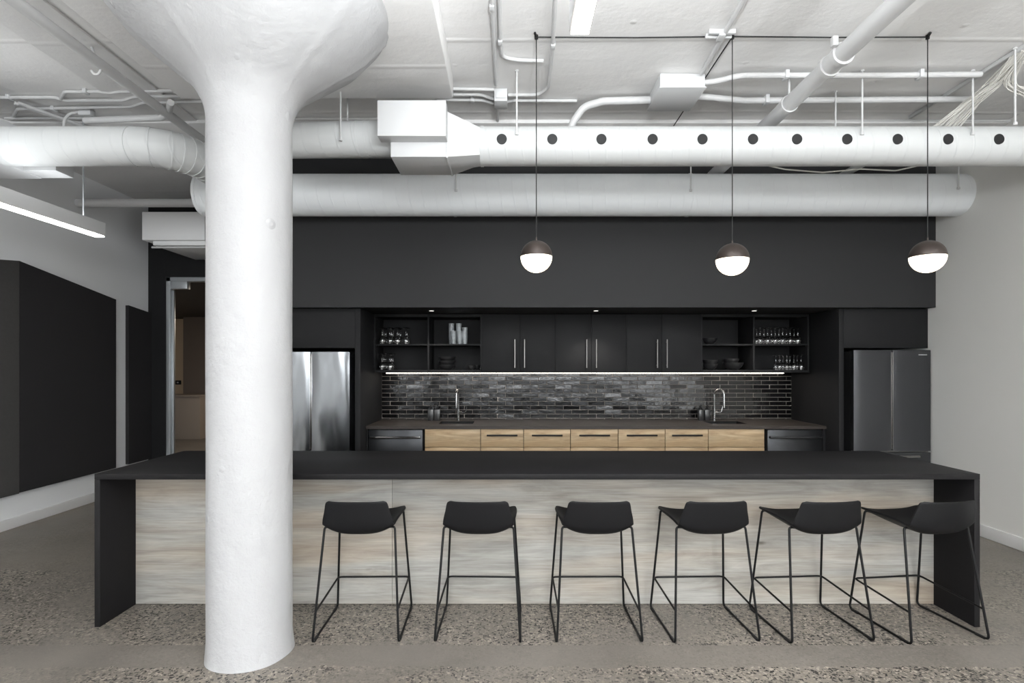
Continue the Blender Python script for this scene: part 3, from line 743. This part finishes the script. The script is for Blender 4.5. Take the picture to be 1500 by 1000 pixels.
def fridge(x0, x1, m, label, dark):
    yf = 5.68; zt = Z(512.6, yf) if dark else Z(515.2, yf)
    t = thing('fridge', label, 'fridge', ((x0 + x1) / 2, 6.1, 0))
    bm = BM(); box(bm, x0 + .004, x1 - .004, yf + .075, KYT - .06, .04, zt - .012, .004); obj('body', bm, 'seal' if dark else 'darksteel', t)
    xm = (x0 + x1) / 2; zs = Z(661, yf)
    def door(a, b, z0, z1):
        bm = BM(); n = 14; bul = .012
        A = [];  # gently bowed front
        for k in range(n + 1):
            u = k / n; s_ = 1 - (2 * u - 1) ** 4
            A.append((a + (b - a) * u, yf + bul * (1 - s_)))
        prism(bm, A + [(b, yf + .07), (a, yf + .07)], 'z', z0, z1)
        return bm
    for k, (a, b) in enumerate(((x0, xm - .004), (xm + .004, x1))):
        dd = obj('door', door(a, b, zs + .004, zt), m, t, 40)
        e = (b, -1) if k == 0 else (a, 1)
        bm = BM(); box(bm, min(e[0], e[0] + e[1] * .007), max(e[0], e[0] + e[1] * .007), yf + .009, yf + .05, zs + .02, zt - .02, .002); obj('door_grip', bm, 'nickel' if dark else 'chrome', dd)
        if dark and k == 1:
            bm = BM(); w = .007
            z = Z(519.5, yf)
            box(bm, X(1345.5, yf), X(1358, yf), yf - .001, yf + .012, z - .004, z + .004); obj('badge', bm, 'badge', dd)
    bm = BM(); box(bm, x0 + .01, x1 - .01, yf + .03, yf + .07, zs - .008, zs + .004); obj('seam_strip', bm, 'nickel', t)
    for z0, z1 in ((.36, zs - .012), (.05, .352)):
        dd = obj('drawer', door(x0, x1, z0, z1), m, t, 40)
        bm = BM(); box(bm, x0 + .12, x1 - .12, yf - .014, yf + .01, z1 - .05, z1 - .03, .004); obj('handle', bm, 'nickel' if dark else 'chrome', dd)
    for x in (x0 + .06, x1 - .06):
        bm = BM(); tube(bm, [(x, yf + .12, 0), (x, yf + .12, .05)], .02); tube(bm, [(x, KYT - .15, 0), (x, KYT - .15, .05)], .02); obj('foot', bm, 'seal', t)
fridge(-2.432, -1.637, 'steel', 'stainless steel double-door fridge beside the white column', False)
fridge(3.553, WR - .022, 'darksteel', 'dark graphite double-door fridge against the right wall', True)

# worktop with two sink cut-outs
BY0, BZ = 5.98, .922
S1 = (-.79, -.40, 6.22, 6.52); S2 = (2.28, 2.69, 6.22, 6.52)
bm = BM(); th = .033
xs = [AX0, S1[0], S1[1], S2[0], S2[1], AX1]
for k, (a, b) in enumerate(zip(xs, xs[1:])):
    if k in (1, 3):
        box(bm, a, b, BY0, S1[2], BZ - th, BZ); box(bm, a, b, S1[3], KYT - .001, BZ - th, BZ)
    else: box(bm, a, b, BY0, KYT - .001, BZ - th, BZ)
bmesh.ops.remove_doubles(bm, verts=bm.verts, dist=.0005)
single('worktop', bm, 'worktop', 'long dark brown worktop under the tiled wall', 'worktop')
def sink(s, label):
    x0, x1, y0, y1 = s; zb = BZ - .19
    bm = BM(); w = .004
    box(bm, x0, x1, y0, y1, zb - w, zb)
    box(bm, x0, x0 + w, y0, y1, zb, BZ - .002); box(bm, x1 - w, x1, y0, y1, zb, BZ - .002); box(bm, x0 + w, x1 - w, y0, y0 + w, zb, BZ - .002); box(bm, x0 + w, x1 - w, y1 - w, y1, zb, BZ - .002)
    t = thing('sink', label, 'sink', ((x0 + x1) / 2, (y0 + y1) / 2, zb - w)); obj('basin', bm, 'inner', t)
    bm = BM(); tube(bm, [((x0 + x1) / 2, (y0 + y1) / 2, zb), ((x0 + x1) / 2, (y0 + y1) / 2, zb + .004)], .03, 20); obj('drain', bm, 'nickel', t)
sink(S1, 'sunken black sink under the tap near the stainless fridge')
sink(S2, 'sunken black sink under the tap near the dark fridge')
def tap(x, y, ang, lever_ang, label):
    t = thing('tap', label, 'tap', (x, y, BZ), 'gooseneck taps on the worktop')
    bm = BM(); tube(bm, [(x, y, BZ), (x, y, BZ + .015)], .024, 20); tube(bm, [(x, y, BZ), (x, y, BZ + .13)], .0165, 16); obj('base', bm, 'chrome', t)
    d = Vector((math.sin(ang), -math.cos(ang), 0)); R = .062
    P = [Vector((x, y, BZ + .12)), Vector((x, y, BZ + .31))]
    for k in range(1, 13):
        a = k / 12 * PI; P.append(Vector((x, y, BZ + .31)) + d * R * (1 - math.cos(a)) + Vector((0, 0, R * math.sin(a))))
    P.append(P[-1] + Vector((0, 0, -.05)))
    bm = BM(); tube(bm, P, .0105, 14); obj('spout', bm, 'chrome', t, 60)
    e = P[-1]; bm = BM(); tube(bm, [e, e + Vector((0, 0, -.1))], .014, 14); obj('spray_head', bm, 'chrome', t)
    l = Vector((math.sin(lever_ang), -math.cos(lever_ang), 0)); b = Vector((x, y, BZ + .1))
    bm = BM(); tube(bm, [b, b + l * .045], .011, 12); tube(bm, [b + l * .04, b + l * .085, b + l * .1 + Vector((0, 0, .07))], .005, 8, fr=.02); obj('lever', bm, 'chrome', t)
tap(X(671.3, 6.56), 6.585, math.radians(-6), PI / 2, 'chrome gooseneck tap at the sink near the stainless fridge')
tap(X(1047.5, 6.56), 6.585, math.radians(40), PI / 2, 'chrome gooseneck tap at the sink near the dark fridge')
def dispenser(x, y, w, h, label, round_=False):
    t = thing('soap_dispenser', label, 'soap dispenser', (x, y, BZ), 'soap dispensers by the sinks')
    bm = BM(); box(bm, x - w / 2, x + w / 2, y - w / 2, y + w / 2, BZ, BZ + h, .006); obj('bottle', bm, 'ceramic', t)
    bm = BM(); tube(bm, [(x, y, BZ + h - .002), (x, y, BZ + h + .022)], .013, 12); tube(bm, [(x, y, BZ + h), (x, y, BZ + h + .055), (x, y - .03, BZ + h + .052)], .005, 8); obj('pump', bm, 'blackmetal', t)
dispenser(X(631, 6.6), 6.61, .068, .135, 'dark soap dispenser left of the tap near the stainless fridge, first of the pair')
dispenser(X(640.5, 6.6), 6.61, .068, .135, 'dark soap dispenser left of the tap near the stainless fridge, closer to the tap')
dispenser(X(1026.5, 6.6), 6.6, .058, .13, 'dark soap dispenser at the tap near the dark fridge, farther from the tap')
dispenser(X(1035.5, 6.6), 6.6, .066, .13, 'dark soap dispenser right beside the tap near the dark fridge')

# base cabinets
CF = 6.0                     # carcass front, drawer fronts proud of it
def fx(px): return X(px, CF)
zt, zg = Z(628, CF), Z(655, CF)
def base_unit(p0, p1, label, handle):
    a, b = fx(p0), fx(p1)
    t = thing('base_cabinet', label, 'cabinet', ((a + b) / 2, 6.3, 0), 'oak base cabinets under the worktop')
    sink_below = not handle
    bm = BM(); box(bm, a + .001, b - .001, CF + .02, 6.2 if sink_below else KYT - .02, .1, zt - .002); obj('body', bm, 'inner', t)
    bm = BM(); box(bm, a + .001, b - .001, CF + .07, CF + .085, 0, .1); obj('plinth', bm, 'inner', t)
    for k, (z0, z1) in enumerate(((zg + .003, zt), (.42, zg - .003), (.105, .416))):
        bm = BM(); box(bm, a + .003, b - .003, CF, CF + .019, z0, z1, .001)
        dr = obj('drawer' if handle else 'front', bm, 'oak', t)
        if handle:
            m_ = (a + b) / 2; hz = z1 - .068; hw = .166
            bm = BM(); box(bm, m_ - hw, m_ + hw, CF - .03, CF - .02, hz - .009, hz + .009, .001)
            for s in (-1, 1): box(bm, m_ + s * (hw - .03) - .005, m_ + s * (hw - .03) + .005, CF - .021, CF, hz - .005, hz + .005)
            obj('handle', bm, 'blackmetal', dr)
ed = [622, 704, 767, 835.7, 905.5, 974.3, 1037.4, 1120]
labs = ['plain oak cabinet front under the sink near the stainless fridge', 'oak drawer unit next to the sink front near the stainless fridge', 'second oak drawer unit from the stainless fridge',
        'middle oak drawer unit of the five with black handles', 'second oak drawer unit from the dark fridge', 'oak drawer unit next to the sink front near the dark fridge', 'plain oak cabinet front under the sink near the dark fridge']
for k in range(7): base_unit(ed[k], ed[k + 1], labs[k], 0 < k < 6)
def dishwasher(p0, p1, label, hm):
    a, b = fx(p0), fx(p1); zt_ = Z(629, CF)
    t = thing('dishwasher', label, 'dishwasher', ((a + b) / 2, 6.3, 0), 'dishwashers at the ends of the worktop')
    bm = BM(); box(bm, a, b, CF + .03, KYT - .03, .09, zt_ - .002); obj('body', bm, 'seal', t)
    bm = BM(); box(bm, a + .004, b - .004, CF - .004, CF + .03, .1, zt_ - .004, .004); dd = obj('door', bm, 'applianceblack', t)
    z = Z(640, CF); n = 12
    bm = BM(); P = [(a + .03, CF, z)] + [(a + .03 + (b - a - .06) * k / n, CF - .03 - .012 * math.sin(PI * k / n), z) for k in range(n + 1)] + [(b - .03, CF, z)]
    tube(bm, P, .014, 10); obj('handle', bm, hm, dd)
    bm = BM(); box(bm, a, b, CF + .05, CF + .07, 0, .09); obj('kickplate', bm, 'seal', t)
dishwasher(539.5, 619.5, 'dark dishwasher with a bright bar handle near the stainless fridge', 'chrome')
dishwasher(1123.5, 1205, 'dark dishwasher with a dark bar handle near the dark fridge', 'darksteel')
bm = BM(); box(bm, AX0, fx(539), CF, CF + .02, 0, BZ - .034); single('filler_panel', bm, 'laminate', 'slim black filler strip between tall cabinet and dishwasher near the stainless fridge', 'panel')
bm = BM(); box(bm, fx(1205.5), AX1, CF, CF + .02, 0, BZ - .034); single('filler_panel', bm, 'laminate', 'slim black filler strip between dishwasher and tall cabinet near the dark fridge', 'panel')

# tiles
bm = BM(); box(bm, AX0, AX1, KYT - .006, KYT, BZ, 1.5); struct('wall_splashback_grout', bm, 'grout')
bm = BM(); tw, thh, g = .2007,   .0507, .0042
row = 0; z = 1.497
rr = random.Random(11)
while z > BZ:
    z1 = z; z0 = max(z - thh, BZ)
    x = AX0 - (tw / 2 if row % 2 else 0)
    while x < AX1:
        a, b = max(x, AX0) + g / 2, min(x + tw, AX1) - g / 2
        if b - a > .01 and z1 - z0 > .012:
            ta, tb = rr.gauss(0, .022), rr.gauss(0, .009)
            if rr.random() < .2: tb += rr.uniform(.02, .05)
            w, h = b - a, z1 - z0 - g; cx, cz = (a + b) / 2, (z0 + z1) / 2
            yf = lambda X_, Z_: KYT - .0125 + ta * (X_ - cx) + tb * (Z_ - cz)
            e = .003
            V = []
            for (u, v, dy) in ((-1, -1, .004), (1, -1, .004), (1, 1, .004), (-1, 1, .004)):
                V.append(bm.verts.new((cx + u * w / 2, KYT - .005, cz + v * h / 2)))
            Wv = []
            for (u, v) in ((-1, -1), (1, -1), (1, 1), (-1, 1)):
                X_, Z_ = cx + u * (w / 2 - e), cz + v * (h / 2 - e); Wv.append(bm.verts.new((X_, yf(X_, Z_), Z_)))
            Q = []
            for (u, v) in ((-1, -1), (1, -1), (1, 1), (-1, 1)):
                X_, Z_ = cx + u * w / 2, cz + v * h / 2; Q.append(bm.verts.new((X_, yf(X_, Z_) + .003, Z_)))
            bm.faces.new(Wv)
            for k in range(4):
                q = (k + 1) % 4
                bm.faces.new((Q[k], Q[q], Wv[q], Wv[k])); bm.faces.new((V[k], V[q], Q[q], Q[k]))
    
        x += tw
    z -= thh; row += 1
struct('wall_splashback_tiles', bm, 'tile', 0)

# wall cabinets
UF, UZ0, UZ1 = 6.31, 1.496, 2.163
def ux(px): return X(px, UF)
UB = KYT - .001
def shelf_unit(p0, pm, p1, label):
    a, m_, b = ux(p0), ux(pm), ux(p1); th = .018
    t = thing('open_shelf_unit', label, 'shelf unit', ((a + b) / 2, 6.5, UZ0))
    for n_, q in (('side_panel', (a, a + th)), ('side_panel', (b - th, b)), ('divider', (m_ - th / 2, m_ + th / 2))):
        bm = BM(); box(bm, q[0], q[1], UF, UB, UZ0, UZ1, .001); obj(n_, bm, 'laminate', t)
    for n_, z in (('top_panel', UZ1 - .03), ('bottom_panel', UZ0)):
        for c, d in ((a + th, m_ - th / 2), (m_ + th / 2, b - th)):
            bm = BM(); box(bm, c, d, UF, UB, z, z + .03, .001); obj(n_, bm, 'laminate', t)
    for c, d in ((a + th, m_ - th / 2), (m_ + th / 2, b - th)):
        bm = BM(); box(bm, c, d, UF + .006, UB - .01, SZ - .018, SZ, .001); s = obj('shelf', bm, 'laminate', t)
        bm = BM()
        for x in (c + .004, d - .004): tube(bm, [(x - .003, UF + .03, SZ - .022), (x + .003, UF + .03, SZ - .022)], .005, 8)
        obj('shelf_pin', bm, 'nickel', s)
    bm = BM(); box(bm, a + th, b - th, UB - .008, UB, UZ0 + .03, UZ1 - .03); obj('back_panel', bm, 'laminate', t)
SZ = Z(503.6, UF)
UBT = UZ0 + .03
shelf_unit(547.4, 627.3, 705.8, 'black open shelf unit with tumblers, left of the cupboard doors')
shelf_unit(1027, 1104.4, 1185.4, 'black open shelf unit with mostly wine glasses, right of the cupboard doors')
dpx = [705.8, 761.6, 813.6, 866.4, 917.9, 969.6, 1027]
cl = ['black wall cupboard with two doors beside the tumbler shelves', 'black wall cupboard with two doors in the middle of the row', 'black wall cupboard with two doors beside the bowl shelves']
for k in range(3):
    a, m_, b = (ux(dpx[2 * k + i]) for i in range(3))
    t = thing('wall_cupboard', cl[k], 'cupboard', ((a + b) / 2, 6.5, UZ0), 'black wall cupboards with bar handles')
    bm = BM(); box(bm, a + .001, b - .001, UF + .02, UB, UZ0, UZ1); obj('body', bm, 'laminate', t)
    for (c, d, hx) in ((a, m_, m_ - .058), (m_, b, m_ + .052)):
        bm = BM(); box(bm, c + .0015, d - .0015, UF, UF + .019, UZ0 + .001, UZ1 - .001, .001); dr = obj('door', bm, 'laminate', t)
        z0, z1 = Z(538.5, UF), Z(497, UF)
        bm = BM(); tube(bm, [(hx, UF - .03, z0), (hx, UF - .03, z1)], .0065, 10)
        for z in (z0 + .03, z1 - .03): tube(bm, [(hx, UF - .03, z), (hx, UF, z)], .004, 8)
        obj('handle', bm, 'nickel', dr)
# LED strip under the cupboards
t = thing('strip_light', 'thin glowing strip light under the wall cupboards', 'light', (.94, 6.6, UZ0))
bm = BM(); box(bm, -1.47, 3.30, 6.63, 6.665, UZ0 - .009, UZ0 - .0005); obj('profile', bm, 'alu', t)
bm = BM(); box(bm, -1.468, 3.298, 6.626, 6.662, UZ0 - .013, UZ0 - .008); obj('diffuser', bm, 'led', t)
for x, lab in ((-.83, 'small recessed downlight above the tumbler shelves'), (.942, 'small recessed downlight above the middle cupboards'), (2.647, 'small recessed downlight above the bowl shelves')):
    t = thing('downlight', lab, 'downlight', (x, 5.96, 2.164), 'recessed downlights in the bulkhead')
    bm = BM(); tube(bm, [(x, 5.96, 2.166), (x, 5.96, 2.1695)], .045, 24); obj('trim_ring', bm, 'blackmetal', t)
    bm = BM(); tube(bm, [(x, 5.96, 2.163), (x, 5.96, 2.1665)], .024, 24); obj('lens', bm, 'lens', t)
    l = bpy.data.lights.new('downlight_beam', 'SPOT'); l.energy = 38; l.spot_size = math.radians(110); l.spot_blend = .6; l.shadow_soft_size = .012; l.color = (1, .95, .88)
    o = bpy.data.objects.new('downlight_beam', l); COL.objects.link(o); o.location = (x, 5.96, 2.158)

# ------------------------------------------------------------------ things on the open shelves
def wine_glass_bm(h=.19, r=.038):
    bm = BM()      # stands upside down: rim below, foot on top
    out = [(r * .84, 0), (r * .97, h * .14), (r, h * .24), (r * .86, h * .36), (r * .45, h * .45), (.006, h * .49), (.0048, h * .6), (.0048, h * .93), (.010, h * .965), (r * .9, h * .988), (r * .92, h)]
    inn = [(r * .84 - .0015, 0.0005), (r * .97 - .0015, h * .14), (r - .0015, h * .24), (r * .86 - .0015, h * .36), (r * .45 - .001, h * .44), (0, h * .465)]
    lathe(bm, inn[::-1] + out + [(0, h)], seg=20)
    return bm
def place_set(src, pts, label, group):
    for k, p in enumerate(pts):
        if k == 0 and src['label'] == '': o = src; o.location = p
        else: o = clone(src, p)
        o['label'] = label; o['group'] = group
wg = obj('wine_glass', wine_glass_bm(), 'glass', None, 50); tag(wg, '', 'wine glass')
yF = UF + .055
def grid(pxs, rows, z, dx=0): return [(X(px, yF) + dx * 0, yF + r * .088, z + .0008) for px in pxs for r in range(rows)]
pts = grid([560.2, 571.2, 582.2], 3, SZ) + grid([594.5], 2, SZ)
place_set(wg, pts, 'upside-down wine glass on the upper shelf of the tumbler unit', 'upside-down glasses, upper shelf near the stainless fridge')
pts = grid([559.8, 571], 3, UBT)
place_set(wg, pts, 'upside-down wine glass on the lower shelf of the tumbler unit', 'upside-down glasses, lower shelf near the stainless fridge')
pts = grid([1113.5, 1124.5, 1135.5, 1146.6, 1157.6, 1168.8], 2, SZ)
place_set(wg, pts, 'upside-down wine glass on the upper shelf near the dark fridge', 'upside-down glasses, upper shelf near the dark fridge')
wg2 = obj('wine_glass', wine_glass_bm(.172, .034), 'glass', None, 50); tag(wg2, '', 'wine glass')
pts = grid([1142, 1152.5, 1163, 1173.5], 2, UBT)
place_set(wg2, pts, 'upside-down wine glass on the lower shelf near the dark fridge', 'upside-down glasses, lower shelf near the dark fridge')
# tumblers, nested in stacks
bm = BM(); h, r0, r1 = .105, .026, .034
lathe(bm, [(0, .006), (r0 - .003, .006), (r1 - .0025, h), (r1, h), (r0, 0), (0, 0)], seg=20)
tb = obj('tumbler', bm, 'tumbler', None, 40); tag(tb, '', 'tumbler')
pts = []
for px, dy, n_ in ((664.5, .07, 2), (673.3, .07, 2), (680.5, .075, 2), (661.3, .17, 4), (672, .17, 4), (681, .17, 3)):
    y = UF + dy
    for k in range(n_): pts.append((X(px, y), y, SZ + .0008 + k * .047))
place_set(tb, pts, 'clear tumbler in the stacks on the upper shelf beside the cupboards', 'stacked tumblers')
# bowls
def bowl(r, h, x, y, z, label, group=None):
    bm = BM(); w = .005
    out = [(0, 0), (r * .45, 0), (r * .5, .004), (r * .78, h * .35), (r * .96, h * .75), (r, h)]
    inn = [(r - w, h), (r * .94 - w, h * .75), (r * .76 - w, h * .38), (r * .45, .012), (0, .010)]
    lathe(bm, out + inn, 0, 0, 0, 32); o = obj('bowl', bm, 'ceramic', None, 60); o.location = (x, y, z + .0008); tag(o, label, 'bowl', group)
bx = X(655.5, 6.5)
for k, lab in enumerate(('bottom', 'middle', 'top')):
    bowl(.1, .062, bx, 6.47, UBT + k * .046, 'black bowl on the lower shelf under the tumblers, %s of the stack of three' % lab, 'black bowls on the shelves')
bowl(.042, .05, X(690.5, 6.42), 6.42, UBT, 'small black cup on the lower shelf under the tumblers, nearer the bowl stack', 'small black cups')
bowl(.042, .058, X(698.5, 6.48), 6.48, UBT, 'small black cup on the lower shelf under the tumblers, nearer the cupboard door', 'small black cups')
bowl(.082, .07, X(1039.5, 6.42), 6.42, SZ, 'single black bowl alone on the upper shelf', 'black bowls on the shelves')
bowl(.085, .07, X(1040, 6.42), 6.42, UBT, 'lower black bowl of the pair stacked beside the cupboard door', 'black bowls on the shelves')
bowl(.085, .07, X(1040, 6.42), 6.42, UBT + .045, 'upper black bowl of the pair stacked beside the cupboard door', 'black bowls on the shelves')
bowl(.115, .085, X(1074, 6.45), 6.45, UBT, 'large black bowl on the lower shelf below the single bowl', 'black bowls on the shelves')
bowl(.088, .075, X(1071, 6.45), 6.45, UBT + .055, 'black bowl nested in the large bowl on the lower shelf', 'black bowls on the shelves')

# ------------------------------------------------------------------ light
def area(name, loc, rot, sx, sy, e, col=(1, 1, 1)):
    l = bpy.data.lights.new(name, 'AREA'); l.shape = 'RECTANGLE'; l.size = sx; l.size_y = sy; l.energy = e; l.color = col
    o = bpy.data.objects.new(name, l); COL.objects.link(o); o.location = loc; o.rotation_euler = rot; return o
# daylight: bright sky through the upper lights, dimmer street and buildings through the lower ones
LOW = [7, 2.5, 9, 3, 6, 2.5]
for i, (a, b) in enumerate(WIN):
    for j, (c, d) in enumerate(((a + .06, (a + b) / 2 - .04), ((a + b) / 2 + .04, b - .06))):
        area('daylight', ((c + d) / 2, YR - .02, 2.47), (PI / 2 - math.radians(3), 0, 0), d - c, 1.32, 58, (.95, .98, 1))
        area('daylight', ((c + d) / 2, YR - .02, 1.07), (PI / 2, 0, 0), d - c, 1.28, LOW[2 * i + j], (.92, .96, 1))
# added linear lights with upward lamps, unseen behind the camera, to brighten the ceiling
for x, y1, e in ((-2.6, -1.2, 80), (.25, -.8, 180), (3.1, 1.1, 350)):
    t = thing('linear_light', 'added suspended linear light, unseen behind the camera', 'light', (x, -2.5, 2.72), 'added linear lights behind the camera')
    bm = BM(); box(bm, x - .045, x + .045, -4.4, y1, 2.728, 2.82, .003); obj('housing', bm, 'white', t)
    bm = BM(); box(bm, x - .035, x + .035, -4.38, y1 - .02, 2.716, 2.73); obj('diffuser', bm, 'lamp', t)
    for y in (-4.2, y1 - .2):
        bm = BM(); tube(bm, [(x, y, 2.82), (x, y, CEIL)], .004, 8); obj('hanger', bm, 'alu', t)
    area('added_uplight', (x, (y1 - 4.4) / 2, 2.83), (PI, 0, 0), .08, y1 + 4.3, e, (.95, .98, 1))
area('added_uplight', (.247, .66, 2.83), (PI, 0, 0), .06, 2.4, 215, (.95, .98, 1))  # upward light added over the middle linear light to brighten the ceiling
area('added_uplight', (-3.645, 3.0, 2.855), (PI, 0, 0), .08, 3.6, 7, (.95, .98, 1))  # weak upward light added over the left linear light
area('daylight', (WR - .02, (SWY0 + SWY1) / 2, (SWZ0 + SWZ1) / 2), (PI / 2, 0, PI / 2), SWY1 - SWY0, SWZ1 - SWZ0, 150, (.95, .98, 1))  # light of the added side window, brightens the left wall
area('added_corridor_light', (-3.7, 10.5, 2.7), (0, 0, 0), .5, 1.5, 75, (1, .9, .78))  # unseen light added to brighten the room behind the glass door
w = bpy.data.worlds.new('world'); SC.world = w; w.use_nodes = True
w.node_tree.nodes['Background'].inputs['Color'].default_value = (.9, .95, 1, 1)
w.node_tree.nodes['Background'].inputs['Strength'].default_value = 1.0
SC.view_settings.view_transform = 'Standard'; SC.view_settings.look = 'None'
SC.view_settings.exposure = 0; SC.view_settings.gamma = 1; SC.view_settings.use_curve_mapping = False
